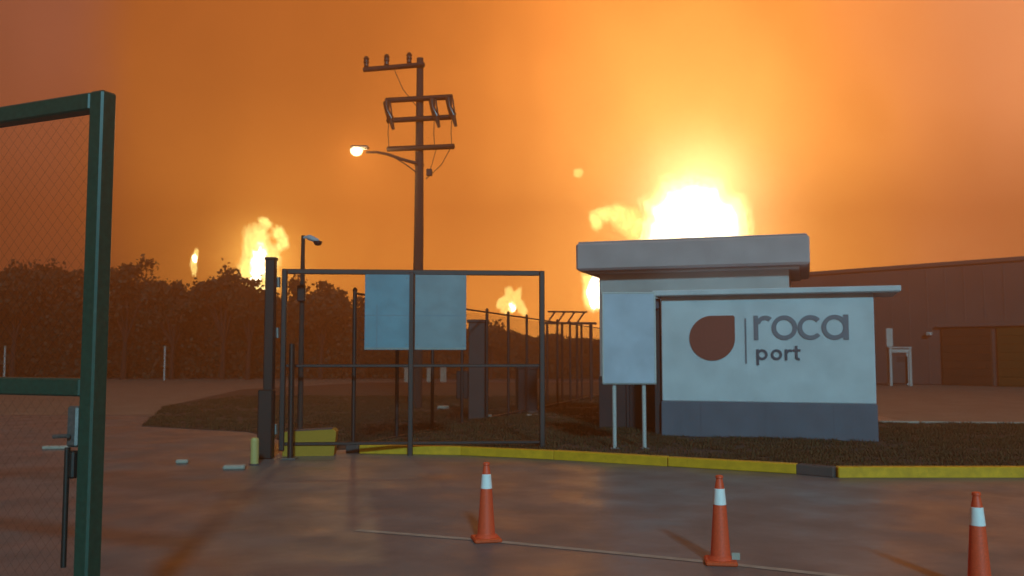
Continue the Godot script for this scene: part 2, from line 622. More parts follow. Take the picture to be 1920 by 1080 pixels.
	part("letter", b.done(), M.dark_letter, w)
	b = mb().prism(rect(x + 0.755, base + 0.03, x + 0.755 + sw, base + 0.29), z0, z1)
	b.prism(rect(x + 0.715, base + 0.175, x + 0.862, base + 0.222), z0, z1 + 0.0015)
	b.prism(band(Vector2(x + 0.755 + 0.078, base + 0.075), 0.052, 0.048, 180, 285, 10), z0, z1 + 0.003)
	part("letter", b.done(), M.dark_letter, w)


# ------------------------------------------------------------------ warehouse
func warehouse() -> void:
	var yaw := -atan2(0.735, 0.677)          # local x runs along the front towards the camera and to the right
	var t := thing("warehouse", "long dim warehouse with a sloping outline and two dark doors at right", "warehouse", Vector3(15.8, 0, -65.9), yaw)
	var length := 34.0
	part("wall", mb().box(Vector3(length / 2, 3.6, -9.0), Vector3(length, 7.2, 18.0), 0.05).done(), M.cladding, t)
	part("parapet", mb().box(Vector3(length / 2, 7.3, -9.0), Vector3(length + 0.24, 0.26, 18.24), 0.04).done(), M.cladding, t)
	var w := 1.0
	while w < length:
		if not (w > 14.6 and w < 21.6):
			part("cladding_rib", mb().box(Vector3(w, 3.56, 0.008), Vector3(0.09, 7.0, 0.016), 0.005).done(), M.cladding, t)
		else:
			part("cladding_rib", mb().box(Vector3(w, 5.42, 0.008), Vector3(0.09, 3.3, 0.016), 0.005).done(), M.cladding, t)
		w += 1.1
	var o := 5.57
	var d := part("loading_door", mb().box(Vector3(o + 10.86, 1.73, 0.03), Vector3(2.86, 3.45, 0.08), 0.01).done(), M.big_door, t)
	for i in 7:
		part("door_slat", mb().box(Vector3(o + 10.86, 0.3 + i * 0.47, 0.085), Vector3(2.8, 0.42, 0.03), 0.012).done(), M.big_door, d)
	d = part("loading_door", mb().box(Vector3(o + 14.05, 1.73, 0.03), Vector3(3.0, 3.45, 0.08), 0.01).done(), M.olive_door, t)
	d.set_meta("label", "olive loading door")
	for i in 7:
		part("door_slat", mb().box(Vector3(o + 14.05, 0.3 + i * 0.47, 0.085), Vector3(2.94, 0.42, 0.03), 0.012).done(), M.olive_door, d)
	part("door_lintel", mb().box(Vector3(o + 12.5, 3.55, 0.1), Vector3(6.6, 0.16, 0.2), 0.02).done(), M.cladding, t)
	part("wall_lamp", mb().box(Vector3(o + 8.75, 3.1, 0.14), Vector3(0.3, 0.22, 0.28), 0.04).done(), M.white_metal, t)


# ------------------------------------------------------------------ trees
func leaves(spots: Array, size: float, dark := 1.0) -> ArrayMesh:
	var v := PackedVector3Array()
	var n := PackedVector3Array()
	var c := PackedColorArray()
	for p in spots:
		var a := Vector3(rng.randfn(), rng.randfn(), rng.randfn()).normalized()
		var s := a.cross(Vector3(rng.randfn(), rng.randfn(), rng.randfn())).normalized()
		var nn := a.cross(s)
		var l := size * rng.randf_range(0.6, 1.3)
		var w := l * 0.34
		var tone := rng.randf_range(0.75, 1.2) * dark
		var col := Color(tone, tone * rng.randf_range(0.85, 1.1), tone * 0.8)
		var q := [p - a * l * 0.5, p + s * w, p + a * l * 0.5, p - s * w]
		for i in [0, 1, 2, 0, 2, 3]:
			v.append(q[i])
			n.append(nn)
			c.append(col)
	var arr := []
	arr.resize(Mesh.ARRAY_MAX)
	arr[Mesh.ARRAY_VERTEX] = v
	arr[Mesh.ARRAY_NORMAL] = n
	arr[Mesh.ARRAY_COLOR] = c
	var m := ArrayMesh.new()
	m.add_surface_from_arrays(Mesh.PRIMITIVE_TRIANGLES, arr)
	return m

func tree(label: String, at: Vector3, height: float, spread: float, leaf_count: int, leaf := 0.3) -> void:
	var t := thing("tree", label, "tree", at, 0.0, "trees in the dark belt behind the yard")
	var b := mb()
	var fork := height * 0.34
	b.tube([Vector3.ZERO, Vector3(0.06, fork * 0.6, 0.03), Vector3(0.1, fork, 0)], [height * 0.028, height * 0.021, height * 0.018], 8)
	part("trunk", b.done(), M.bark, t)
	var tips := []
	b = mb()
	for i in 9:
		var a := TAU * i / 9.0 + rng.randf_range(-0.3, 0.3)
		var up := rng.randf_range(0.5, 1.0)
		var tip := Vector3(cos(a) * spread * rng.randf_range(0.45, 0.95), lerpf(fork, height * 0.95, up), sin(a) * spread * rng.randf_range(0.4, 0.9))
		if i == 0:
			tip = Vector3(0.15 * spread, height * 0.93, 0)
		var mid := Vector3(tip.x * 0.45, lerpf(fork, tip.y, 0.6), tip.z * 0.45)
		b.tube([Vector3(0.1, fork * 0.95, 0), mid, tip], [height * 0.013, height * 0.008, height * 0.002], 5, false)
		tips.append([tip, rng.randf_range(0.2, 0.36) * spread])
		tips.append([mid.lerp(tip, 0.5) + Vector3(rng.randfn(), rng.randfn() * 0.6, rng.randfn()) * 0.25, 0.26 * spread])
		for k in 3:
			var e := tip.lerp(mid, rng.randf_range(0.0, 0.6)) + Vector3(rng.randfn(), absf(rng.randfn()) * 0.8 + 0.1, rng.randfn()) * spread * 0.16
			b.tube([tip.lerp(mid, 0.5), e], [height * 0.004, height * 0.0015], 4, false)
			tips.append([e, rng.randf_range(0.1, 0.22) * spread])
	part("limbs", b.done(), M.bark, t)
	var spots := []
	for i in leaf_count:
		var k: Array = tips[rng.randi() % tips.size()]
		var q := Vector3(rng.randfn(), rng.randfn() * 0.75, rng.randfn()) * 0.55
		spots.append(k[0] + q * k[1])
	part("crown", leaves(spots, leaf), M.leaf, t)

func belt_height(x: float) -> float:
	# outline of the belt of trees, x in metres at 70 m
	var pts := [[-70, 9.0], [-40, 8.5], [-31, 8.4], [-27, 7.9], [-24.5, 7.0], [-22, 7.6], [-19.5, 7.4], [-18, 6.4], [-15, 6.5], [-11.5, 6.6], [-9, 5.2], [-4, 4.0], [2, 3.6], [8, 3.2], [14, 3.0]]
	for i in pts.size() - 1:
		if x <= pts[i + 1][0]:
			return lerpf(pts[i][1], pts[i + 1][1], clampf((x - pts[i][0]) / float(pts[i + 1][0] - pts[i][0]), 0, 1))
	return 3.0

func trees() -> void:
	var nz := FastNoiseLite.new()
	nz.seed = 31
	nz.frequency = 0.22
	nz.fractal_octaves = 4
	var spots := []
	while spots.size() < 110000:
		var x := rng.randf_range(-66.0, 14.0)
		var z := rng.randf_range(-76.0, -68.5)
		var hh := belt_height(x) * (0.93 + 0.17 * nz.get_noise_2d(x, z * 0.5)) - 0.2
		var y := rng.randf_range(0.0, 1.0)
		y = hh * (1.0 - y * y * 0.98) if rng.randf() < 0.55 else hh * rng.randf()
		spots.append(Vector3(x, maxf(y, 0.1), z + (y / hh) * 0.8))
	var o := top("tree_belt", leaves(spots, 0.34), M.leaf)
	o.set_meta("kind", "stuff")
	tag(o, "dense dark belt of trees and shrubs closing the yard behind", "tree belt")
	var ridge := []
	for i in 41:
		var x := -72.0 + i * 2.2
		ridge.append(Vector2(x, belt_height(x) * (0.78 + 0.06 * nz.get_noise_2d(x, 9.0))))
	var bank := mb()
	bank.st.set_smooth_group(0)
	for i in ridge.size() - 1:
		var a: Vector2 = ridge[i]
		var b: Vector2 = ridge[i + 1]
		var front := [Vector3(a.x, 0, -77.0), Vector3(b.x, 0, -77.0), Vector3(b.x, b.y, -81.0), Vector3(a.x, a.y, -81.0)]
		bank.poly(front, Vector3(a.x, -2, -90))
		bank.poly([front[3], front[2], Vector3(b.x, 0, -87.0), Vector3(a.x, 0, -87.0)], Vector3(a.x, -2, -80))
	structure("added_backing_bank", bank.done(), M.soil)  # added bank, blocks specks of sky and fire light between the leaves
	var list := [
		["bushy tree at the far left seen through the near gate frame", -37.5, 8.9, 3.2, 5000],
		["round tree just right of the near green gate post", -29.0, 8.8, 3.0, 5000],
		["low tree below the smallest flame at far left", -25.2, 7.3, 2.4, 3000],
		["open branched tree silhouetted against the large left fire", -21.6, 8.6, 2.6, 2600],
		["thin ragged tree right in front of the left fire", -19.4, 7.6, 1.9, 1100],
		["flat crowned tree between the camera post and the blue boards", -14.2, 7.1, 2.9, 4500],
		["small shrub like tree behind the fence right of the blue boards", -1.6, 4.3, 1.6, 2000],
	]
	for a in list:
		tree(a[0], Vector3(a[1], 0, -67.5 + rng.randf_range(-0.8, 0.8)), a[2], a[3], a[4], 0.34)


# ------------------------------------------------------------------ fires
func flame_shape(r: Vector3, sd: int, lick := 0.35, rough := 0.3) -> ArrayMesh:
	# one tongue of fire: a rounded base that rises into ragged licks
	var nz := FastNoiseLite.new()
	nz.seed = sd
	nz.frequency = 1.0
	nz.fractal_octaves = 4
	nz.fractal_gain = 0.6
	var rows := 34
	var cols := 44
	var st := SurfaceTool.new()
	st.begin(Mesh.PRIMITIVE_TRIANGLES)
	st.set_smooth_group(0)
	var p := func(i: int, j: int) -> Vector3:
		var e := -PI / 2 + PI * i / rows
		var a := TAU * (j % cols) / cols
		var d := Vector3(cos(e) * cos(a), sin(e), cos(e) * sin(a))
		var f := 1.0 + rough * nz.get_noise_3dv(d * 1.9) * 2.2
		f += lick * maxf(0.0, d.y) * maxf(0.0, nz.get_noise_3dv(d * 3.2 + Vector3(5, 0, 0))) * 2.0
		return d * r * f
	for i in rows:
		for j in cols:
			var q := [p.call(i, j), p.call(i, j + 1), p.call(i + 1, j + 1), p.call(i + 1, j)]
			for k in [0, 1, 2, 0, 2, 3]:
				st.add_vertex(q[k])
	st.generate_normals()
	return st.commit()

func fire(label: String, at: Vector3, core_r: Vector3, sd: int, shells: Array, tongues: Array, energy: float) -> void:
	var t := thing("flame", label, "fire", at, 0.0, "fires burning behind the yard")
	if core_r != Vector3.ZERO:
		part("flame_core", flame_shape(core_r, sd, 0.04, 0.17), M.fire_core, t)
	for k in shells.size():
		part("flame_shell", flame_shape(core_r * shells[k][0], sd, 0.05, 0.17), shells[k][1], t)
	for k in tongues.size():
		var a: Array = tongues[k]
		part("flame_tongue", flame_shape(a[1], sd + 3 + k, 0.2, 0.42), a[2], t, a[0], Vector3(0, 0, a[3]))
		for h in [1.25, 1.5]:
			part("flame_halo", flame_shape(a[1] * h, sd + 3 + k, 0.2, 0.42), M.halo, t, a[0], Vector3(0, 0, a[3]))
	var l := OmniLight3D.new()
	l.name = "flame_light"
	l.light_color = Color(1.0, 0.68, 0.28)
	l.light_energy = energy
	l.light_size = core_r.x * 0.6 if core_r != Vector3.ZERO else 1.0
	l.omni_range = 300.0
	l.omni_attenuation = 2.0
	l.shadow_enabled = true
	t.add_child(l)
	l.position = Vector3(0, 0, maxf(core_r.z, 1.0) * 2.2)

func fires() -> void:
	M.fire_core = glow(Color(1.0, 0.92, 0.7), 16.0)
	M.fire_a = glow(Color(1.0, 0.90, 0.5), 8.0, 0.4)
	M.fire_b = glow(Color(1.0, 0.84, 0.36), 7.0, 0.22)
	M.halo = glow(Color(1.0, 0.72, 0.2), 3.5, 0.16)
	M.fire_c = glow(Color(1.0, 0.80, 0.3), 6.0, 0.1)
	M.tongue = glow(Color(1.0, 0.80, 0.22), 5.0, 0.7)
	M.tongue_dim = glow(Color(1.0, 0.66, 0.16), 3.6, 0.5)
	var k := 140.0 / 1700.0
	var at := func(px: float, py: float) -> Vector3: return Vector3((px - 960.0) * k, 1.8 + (666.0 - py) * k, -140.0)
	var sh := [[1.06, M.fire_a], [1.14, M.fire_b], [1.24, M.fire_b], [1.38, M.fire_c]]
	var thin := [[1.1, M.fire_b], [1.25, M.fire_c]]
	# a tongue: offset from the base point in metres, half sizes, how bright, lean
	var o := func(px: float, py: float, bx: float, by: float, r: Vector3, m: Material, lean: float) -> Array: return [Vector3((px - bx) * k, (by - py) * k, 0.4), r, m, lean]
	var big := []
	for a in [[1118, 412, 0.6, 1.0, 0.2], [1138, 400, 1.3, 0.7, 0.1], [1160, 402, 1.4, 0.9, -0.2], [1178, 412, 1.2, 1.3, -0.5], [1190, 425, 0.8, 1.3, -0.3]]:
		big.append(o.call(a[0], a[1], 1305.0, 442.0, Vector3(a[2], a[3], a[2] * 0.7), M.tongue, a[4]))
	big.append(o.call(1085, 322, 1305.0, 442.0, Vector3(0.5, 0.4, 0.4), M.tongue_dim, 0.4))
	fire("huge white hot fire rising behind the guardhouse roof", at.call(1305, 442), Vector3(6.5, 7.2, 5.0), 1, sh, big, 110.0)
	var left := []
	for a in [[471, 470, 0.9, 2.2, 0.1], [483, 452, 1.1, 1.7, -0.1], [502, 505, 1.0, 2.2, -0.1], [464, 505, 0.9, 1.6, 0.2], [512, 478, 0.55, 1.1, 0.5], [495, 417, 0.75, 0.45, -0.6], [521, 438, 0.6, 0.8, 0.4], [530, 453, 0.55, 0.75, 0.2], [523, 463, 0.4, 0.5, 0.3], [495, 540, 1.3, 0.8, 0.0]]:
		left.append(o.call(a[0], a[1], 484.0, 498.0, Vector3(a[2], a[3], a[2] * 0.7), M.tongue, a[4]))
	fire("tall white fire above the dark trees at left", at.call(484, 498), Vector3(1.5, 3.6, 1.3), 21, thin, left, 30.0)
	fire("smallest flame above the trees at far left", at.call(362, 484), Vector3(0.36, 0.7, 0.3), 33, thin,
		[[Vector3(-0.1, -1.3, 0), Vector3(0.3, 0.9, 0.3), M.tongue_dim, 0.1], [Vector3(0.2, 0.7, 0), Vector3(0.25, 0.5, 0.2), M.tongue_dim, -0.2]], 4.0)
	var ragged := []
	for a in [[945, 566, 0.7, 0.5, 0.5], [957, 555, 0.5, 0.8, 0.2], [968, 560, 0.4, 0.9, -0.3], [976, 575, 0.4, 0.7, 0.3], [950, 580, 0.6, 0.5, -0.2], [938, 573, 0.4, 0.3, 0.4], [983, 584, 0.3, 0.4, 0.1]]:
		ragged.append(o.call(a[0], a[1], 960.0, 574.0, Vector3(a[2], a[3], a[2] * 0.7), M.tongue_dim, a[4]))
	fire("small ragged flame behind the chain link fence", at.call(960, 574), Vector3(0.6, 0.8, 0.5), 45, thin, ragged, 5.0)
	fire("bright flame edging out left of the guardhouse wall", at.call(1118, 548), Vector3(1.5, 2.3, 1.2), 57, thin,
		[[Vector3(-0.9, 1.5, 0), Vector3(0.8, 1.0, 0.6), M.tongue, 0.3], [Vector3(-1.2, -0.8, 0), Vector3(0.6, 1.1, 0.5), M.tongue, 0.1]], 15.0)


# ------------------------------------------------------------------ utility pole
func utility_pole() -> void:
	var d := 31.0
	var k := d / 1700.0
	var X := func(px: float) -> float: return (px - 784.0) * k
	var Y := func(py: float) -> float: return 1.8 + (666.0 - py) * k
	var t := thing("utility_pole", "tall dark utility pole with three crossarms behind the gate", "utility pole", Vector3(-3.21, 0, -d))
	part("pole", mb().tube([Vector3(-0.05, 0, 0), Vector3(0.0, 6.0, 0), Vector3(0.0, 12.15, 0)], [0.21, 0.165, 0.115], 12).done(), M.concrete_pole, t)
	var P := func(px: float, py: float, off := 0.0) -> Vector3: 
		var dd: float = d + 0.27 * (784.0 - px) * k - off
		return Vector3((px - 960.0) / 1700.0 * dd + 3.21, 1.8 + (666.0 - py) / 1700.0 * dd, d - dd)
	# top arm and its three insulators
	var arm := part("top_crossarm", mb().tube([P.call(676, 121, 0.14), P.call(792, 111, 0.14)], 0.095, 4).done(), M.arm, t)
	for a in [[681, 120, 95], [720, 117, 91], [763, 113, 88]]:
		var q: Vector3 = P.call(a[0], a[1], 0.14)
		var hh: float = (a[1] - a[2]) * k
		part("insulator", mb().lathe([[0.04, 0.0], [0.045, 0.08], [0.09, 0.1], [0.075, hh * 0.45], [0.105, hh * 0.5], [0.085, hh * 0.75], [0.11, hh * 0.8], [0.06, hh], [0.0, hh + 0.02]], 10, q).done(), M.porcelain, arm)
	part("crossarm_brace", mb().tube([P.call(735, 122, 0.16), P.call(752, 160, 0.2), P.call(780, 195, 0.2)], 0.014, 5).done(), M.arm, t)
	# fuse frame
	var f := part("fuse_crossarm", mb().tube([P.call(719, 181, 0.17), P.call(846, 174, 0.17)], 0.1, 4).done(), M.arm, t)
	var g := part("fuse_crossarm", mb().tube([P.call(722, 220, 0.17), P.call(848, 213, 0.17)], 0.095, 4).done(), M.arm, t)
	for a in [[724, 182, 219], [811, 178, 215], [843, 176, 213]]:
		var p0: Vector3 = P.call(a[0] - 3, a[1] + 3, 0.24)
		var p1: Vector3 = P.call(a[0] + 5, a[2] - 2, 0.28)
		var hinge := p0.lerp(p1, 0.5) + Vector3(-0.05, 0, 0.08)
		part("fuse_cutout", mb().tube([p0, hinge, p1], [0.13, 0.09, 0.13], 8).done(), M.porcelain, f)
		part("fuse_tube", mb().tube([p0 + Vector3(0.13, 0, 0.1), p1 + Vector3(0.06, 0.05, 0.12)], 0.028, 6).done(), M.arm, f)
		part("dropper", mb().tube([p1, P.call(a[0] + 10, a[2] + 18, 0.25)], [0.1, 0.06], 6).done(), M.porcelain, g)
	# low arm
	part("low_crossarm", mb().tube([P.call(723, 275, 0.18), P.call(850, 270, 0.18)], 0.095, 4).done(), M.arm, t)
	for px in [725, 812, 845]:
		part("jumper_wire", mb().tube([P.call(px, 220, 0.2), P.call(px - 1, 245, 0.24), P.call(px + 1, 273, 0.2)], 0.014, 5).done(), M.arm, t)
	part("stay_wire", mb().tube([P.call(842, 275, 0.1), P.call(826, 305, 0.1), P.call(797, 333, 0.1)], 0.014, 5).done(), M.arm, t)
	part("stay_wire", mb().tube([P.call(816, 275, 0.1), P.call(808, 305, 0.1), P.call(797, 333, 0.1)], 0.012, 5).done(), M.arm, t)
	part("junction_box", mb().box(P.call(803, 320, 0.1), Vector3(0.2, 0.24, 0.16), 0.02).done(), M.arm, t)
	for py in [112, 177, 216, 272, 306]:
		part("pole_band", mb().lathe([[0.15, -0.05], [0.165, -0.045], [0.165, 0.045], [0.15, 0.05]], 12, Vector3(0, Y.call(py), 0)).done(), M.arm, t)
	# street lamp arm on the same pole: bolted on, but a thing of its own
	var s := thing("street_lamp", "lit street lamp on a curved arm of the utility pole", "street lamp", Vector3(-3.21, Y.call(305), -d))
	var oy: float = Y.call(305)
	var L := func(px: float, py: float) -> Vector3: return Vector3(X.call(px), Y.call(py) - oy, 0.15)
	part("arm", mb().tube([L.call(782, 305), L.call(750, 296), L.call(725, 287), L.call(705, 283), L.call(684, 283)], [0.06, 0.055, 0.05, 0.045, 0.04], 8).done(), M.arm, s)
	part("arm_brace", mb().tube([L.call(736, 292), L.call(760, 307), L.call(780, 322)], 0.022, 5).done(), M.arm, s)
	var hc: Vector3 = L.call(669, 279)
	part("lamp_housing", mb().box(hc + Vector3(0.06, 0.09, 0), Vector3(0.62, 0.12, 0.3), 0.05).done(), M.steel, s)
	var lens := mb().lathe([[0.0, -0.2], [0.1, -0.185], [0.18, -0.12], [0.22, -0.02], [0.2, 0.03]], 16, Vector3.ZERO)
	part("lamp_lens", lens.done(), M.lamp, s, hc + Vector3(-0.06, 0.0, 0.0))
	var l := OmniLight3D.new()
	l.name = "lamp_light"
	l.light_color = Color(1.0, 0.85, 0.6)
	l.light_energy = 6.0
	l.light_size = 0.15
	l.omni_range = 60.0
	l.omni_attenuation = 2.0
	l.shadow_enabled = true
	s.add_child(l)
	l.position = hc + Vector3(-0.06, -0.08, 0)


# ------------------------------------------------------------------ wire mesh
func wire_mesh(w: float, h: float, pitch: float, r: float) -> ArrayMesh:   # x 0..w, y 0..h
	var b := mb()
	var step := pitch * 1.4142
	for s in [1, -1]:
		var c := -h + fmod(h, step)
		while c < w:
			# line x = c + y (or mirrored), clipped to the panel
			var y0 := maxf(0.0, -c)
			var y1 := minf(h, w - c)
			if y1 - y0 > 0.02:
				var p := Vector3(c + y0, y0, 0)
				var q := Vector3(c + y1, y1, 0)
				if s < 0:
					p.x = w - p.x
					q.x = w - q.x
				p.z = s * r
				q.z = s * r
				b.tube([p, q], r, 3, false)
			c += step
	return b.done()


# ------------------------------------------------------------------ perimeter fence
func fence() -> void:
	# runs away from the gate to the right: unit direction (0.29, -0.957)
	var dir := Vector3(0.29, 0, -0.957)
	var yaw := atan2(0.957, 0.29)
	var step := 1.96
	var n := 15
	var t := thing("chain_link_fence", "tall chain link fence running back from the gate past the guardhouse", "fence", Vector3(-2.95, 0, -17.0), yaw)
	var panel := wire_mesh(step - 0.06, 2.75, 0.062, 0.0019)
	var post := mb().tube([Vector3.ZERO, Vector3(0, 3.02, 0)], 0.042, 8)
	post.lathe([[0.048, 3.0], [0.048, 3.03], [0.02, 3.07], [0.0, 3.075]], 8)
	var pm := post.done()
	var rail := mb().tube([Vector3(0.04, 0, 0), Vector3(step - 0.04, 0, 0)], 0.026, 6).done()
	for i in n:
		part("post", pm, M.dark_paint, t, Vector3(i * step, 0, 0))
		if i < n - 1:
			part("rail", rail, M.dark_paint, t, Vector3(i * step, 2.96, 0))
			part("rail", rail, M.dark_paint, t, Vector3(i * step, 0.12, 0))
			part("wire_panel", panel, M.wire, t, Vector3(i * step + 0.03, 0.15, 0))


# ------------------------------------------------------------------ gates
func gate_leaf(called: String, label: String, at: Vector3, yaw: float, length: float, h: float, tube: float, m: Material, mids: Array, latch: bool) -> Node3D:
	var t := thing(called, label, "gate", at, yaw, "swing gate leaves of welded tube")
	var z := tube
	for x in [tube / 2, length - tube / 2]:
		part("stile", mb().box(Vector3(x, h / 2 + 0.04, 0), Vector3(tube, h - 0.08, tube), 0.012).done(), m, t)
	for y in [h - tube / 2, 1.59, 0.2]:
		var thick: float = tube * (0.96 if y > 3.0 or latch else 0.6)
		part("rail", mb().box(Vector3(length / 2, y, 0), Vector3(length - 2.0 * tube - 0.002, thick, minf(z * 0.94, thick)), 0.01).done(), m, t)
	for x in mids:
		part("middle_post", mb().box(Vector3(x, h / 2 - 0.1, 0.012), Vector3(tube, h + 0.1, tube), 0.012).done(), m, t)
	var wu := wire_mesh(length - 2 * tube, h - tube - 1.66, 0.06, 0.0005)
	part("wire_panel", wu, M.wire, t, Vector3(tube, 1.65, 0))
	var wl := wire_mesh(length - 2 * tube, 1.26, 0.06, 0.0005)
	part("wire_panel", wl, M.wire, t, Vector3(tube, 0.26, 0))
	if latch:
		var b := part("latch_box", mb().box(Vector3(length - tube - 0.045, 1.36, 0.02), Vector3(0.085, 0.24, 0.08), 0.012).done(), M.steel, t)
		part("bolt", mb().tube([Vector3(length - tube - 0.05, 1.24, 0.075), Vector3(length - tube - 0.05, 0.55, 0.075)], 0.016, 8).done(), M.dark_paint, b)
		part("bolt_guide", mb().box(Vector3(length - tube - 0.045, 1.14, 0.05), Vector3(0.08, 0.16, 0.05), 0.01).done(), M.dark_paint, b)
		part("handle", mb().tube([Vector3(length - tube - 0.16, 1.30, 0.08), Vector3(length - tube - 0.03, 1.31, 0.09)], 0.014, 6).done(), M.steel, b)
	return t

func gates() -> void:
	# near leaf: its outer stile stands at the left of the view
	var yaw := -atan2(0.35, 0.79)
	var len1 := 4.8
	var e := Vector3(cos(yaw), 0, -sin(yaw))
	var end := Vector3(-2.43, 0.02, -5.38)
	gate_leaf("gate_leaf", "near green gate leaf with latch, cut off by the left edge", end - e * len1, yaw, len1, 3.37, 0.112, M.green_paint, [], true)
	# far leaf, swung open beside the island, with the blue boards
	var a := Vector3(-4.16, 0.02, -16.35)
	var b := Vector3(0.60, 0.02, -16.75)
	var u := (b - a).normalized()
	gate_leaf("gate_leaf", "far dark gate leaf with two blue boards behind its middle post", a, atan2(-u.z, u.x), a.distance_to(b), 3.34, 0.095, M.dark_paint, [2.33], false)
	# hinge post of the far leaf
	var p := thing("gate_post", "thick dark hinge post at the left end of the far gate", "post", Vector3(-4.28, 0, -16.05))
	part("shaft", mb().box(Vector3(0, 1.75, 0), Vector3(0.17, 3.5, 0.17), 0.015).done(), M.dark_paint, p)
	part("cap", mb().box(Vector3(0, 3.51, 0), Vector3(0.2, 0.05, 0.2), 0.012).done(), M.dark_paint, p)
	for y in [0.5, 2.2, 3.1]:
		part("hinge", mb().tube([Vector3(0.1, y - 0.09, -0.12), Vector3(0.1, y + 0.09, -0.12)], 0.04, 8).done(), M.steel, p)
	part("lower_sleeve", mb().box(Vector3(-0.03, 0.6, 0.02), Vector3(0.26, 1.2, 0.22), 0.02).done(), M.dark_paint, p)
	var q := thing("gate_stop_post", "slimmer dark post standing just right of the hinge post", "post", Vector3(-3.86, 0, -15.95))
	part("shaft", mb().tube([Vector3.ZERO, Vector3(0, 2.0, 0)], 0.05, 10).done(), M.dark_paint, q)
	part("base_plate", mb().box(Vector3(0, 0.012, 0), Vector3(0.24, 0.022, 0.24), 0.005).done(), M.steel, q)
	# notice boards hung on the far leaf
	var base := a + Vector3(0, 0, 0)
	var yaw2 := atan2(-u.z, u.x)
	var spec := [["left blue notice board on the far gate, with a dark upright streak", 1.50, 0.80], ["right blue notice board on the far gate, plain and slightly greyer", 2.405, 0.93]]
	for i in 2:
		var s: Array = spec[i]
		var t := thing("notice_board", s[0], "notice board", base + u * s[1] + Vector3(0, 1.88, 0.075), yaw2, "blue boards on the far gate")
		var mm: StandardMaterial3D = M.board.duplicate()
		mm.albedo_color = (Color(0.15, 0.31, 0.39) if i == 0 else Color(0.22, 0.31, 0.35)).linear_to_srgb()
		part("panel", mb().box(Vector3(s[2] / 2, 0.68, 0), Vector3(s[2], 1.37, 0.02), 0.004).done(), mm, t)
		part("seam", mb().box(Vector3(s[2] / 2, 0.62, 0.0115), Vector3(s[2] - 0.02, 0.018, 0.004)).done(), M.board_strip, t)
		part("lower_edge", mb().box(Vector3(s[2] / 2, 0.02, 0.0125), Vector3(s[2], 0.035, 0.006)).done(), M.steel, t)
		if i == 0:
			part("streak", mb().box(Vector3(0.22, 0.42, 0.013), Vector3(0.025, 0.8, 0.005)).done(), M.board_strip, t)
		for x in [0.05, s[2] - 0.05]:
			for y in [0.09, 1.3]:
				part("bolt", mb().lathe([[0.014, 0.0], [0.012, 0.008], [0.0, 0.01]], 6).done(), M.steel, t, Vector3(x, y, 0.01), Vector3(PI / 2, 0, 0))


# ------------------------------------------------------------------ sign board, camera post, bollard, block
func signs() -> void:
	var t := thing("lightbox_sign", "blank pale blue sign box on two thin white legs before the guardhouse", "sign", Vector3(2.13, ISLAND - 0.02, -16.6))
	var p := part("sign_box", mb().box(Vector3(0, 2.0, 0), Vector3(0.98, 1.68, 0.14), 0.02).done(), M.lightbox, t)
	part("face_frame", mb().box(Vector3(0, 2.825, 0.071), Vector3(0.98, 0.03, 0.012), 0.004).done(), M.white_metal, p)
	part("face_frame", mb().box(Vector3(0, 1.175, 0.071), Vector3(0.98, 0.03, 0.012), 0.004).done(), M.steel, p)
	for x in [-0.475, 0.475]:
		part("face_frame", mb().box(Vector3(x, 2.0, 0.0705), Vector3(0.03, 1.62, 0.011), 0.004).done(), M.white_metal, p)
	for x in [-0.27, 0.27]:
		var l := part("leg", mb().tube([Vector3(x, 0, 0), Vector3(x, 1.165, 0)], 0.038, 10).done(), M.white_metal, t)
		part("foot_plate", mb().box(Vector3(x, 0.012, 0), Vector3(0.16, 0.02, 0.16), 0.004).done(), M.steel, l)
	# camera post
	var c := thing("camera_post", "thin post with a grey security camera behind the yellow block", "camera post", Vector3(-3.93, 0, -16.95))
	part("pole", mb().tube([Vector3.ZERO, Vector3(0, 2.9, 0), Vector3(0, 4.05, 0)], [0.055, 0.045, 0.035], 10).done(), M.concrete_pole, c)
	part("arm", mb().tube([Vector3(0, 4.0, 0), Vector3(0.13, 4.03, 0.04), Vector3(0.22, 3.99, 0.06)], 0.03, 8).done(), M.camera_shell, c)
	var h := part("camera_housing", mb().box(Vector3(0.2, 3.97, 0.06), Vector3(0.24, 0.09, 0.12), 0.03, Basis(Vector3(0, 0, 1), -0.35)).done(), M.camera_shell, c)
	part("dome", mb().lathe([[0.0, -0.085], [0.05, -0.075], [0.078, -0.04], [0.085, 0.0]], 14, Vector3(0.29, 3.93, 0.06)).done(), M.dark_glass, h)
	part("junction_box", mb().box(Vector3(0, 2.95, 0.06), Vector3(0.15, 0.3, 0.1), 0.015).done(), M.dark_paint, c)
	# bollard
	var b := thing("bollard", "short pale yellow pipe bollard before the hinge post", "bollard", Vector3(-4.24, 0, -15.1))
	part("pipe", mb().lathe([[0.068, 0.0], [0.068, 0.4], [0.055, 0.44], [0.0, 0.455]], 16).done(), mat(Color(0.5, 0.4, 0.14), 0.6), b)
	part("ring", mb().lathe([[0.085, 0.0], [0.085, 0.02], [0.07, 0.025]], 16).done(), M.kerb, b)
	# yellow block
	var y := thing("concrete_block", "yellow painted concrete block at the foot of the far gate", "concrete block", Vector3(-3.66, 0, -16.62), 0.1)
	y.position.z = -16.62
	var o := PackedVector2Array([Vector2(-0.46, 0.0), Vector2(0.44, 0.0), Vector2(0.48, 0.42), Vector2(0.44, 0.47), Vector2(-0.42, 0.43), Vector2(-0.47, 0.38)])
	part("block", mb().prism(o, -0.22, 0.22).done(), mat(Color(0.42, 0.22, 0.012), 0.75), y)
	part("worn_top", mb().box(Vector3(0.0, 0.455, 0), Vector3(0.8, 0.02, 0.36), 0.006, Basis(Vector3(0, 0, 1), 0.045)).done(), M.kerb, y)


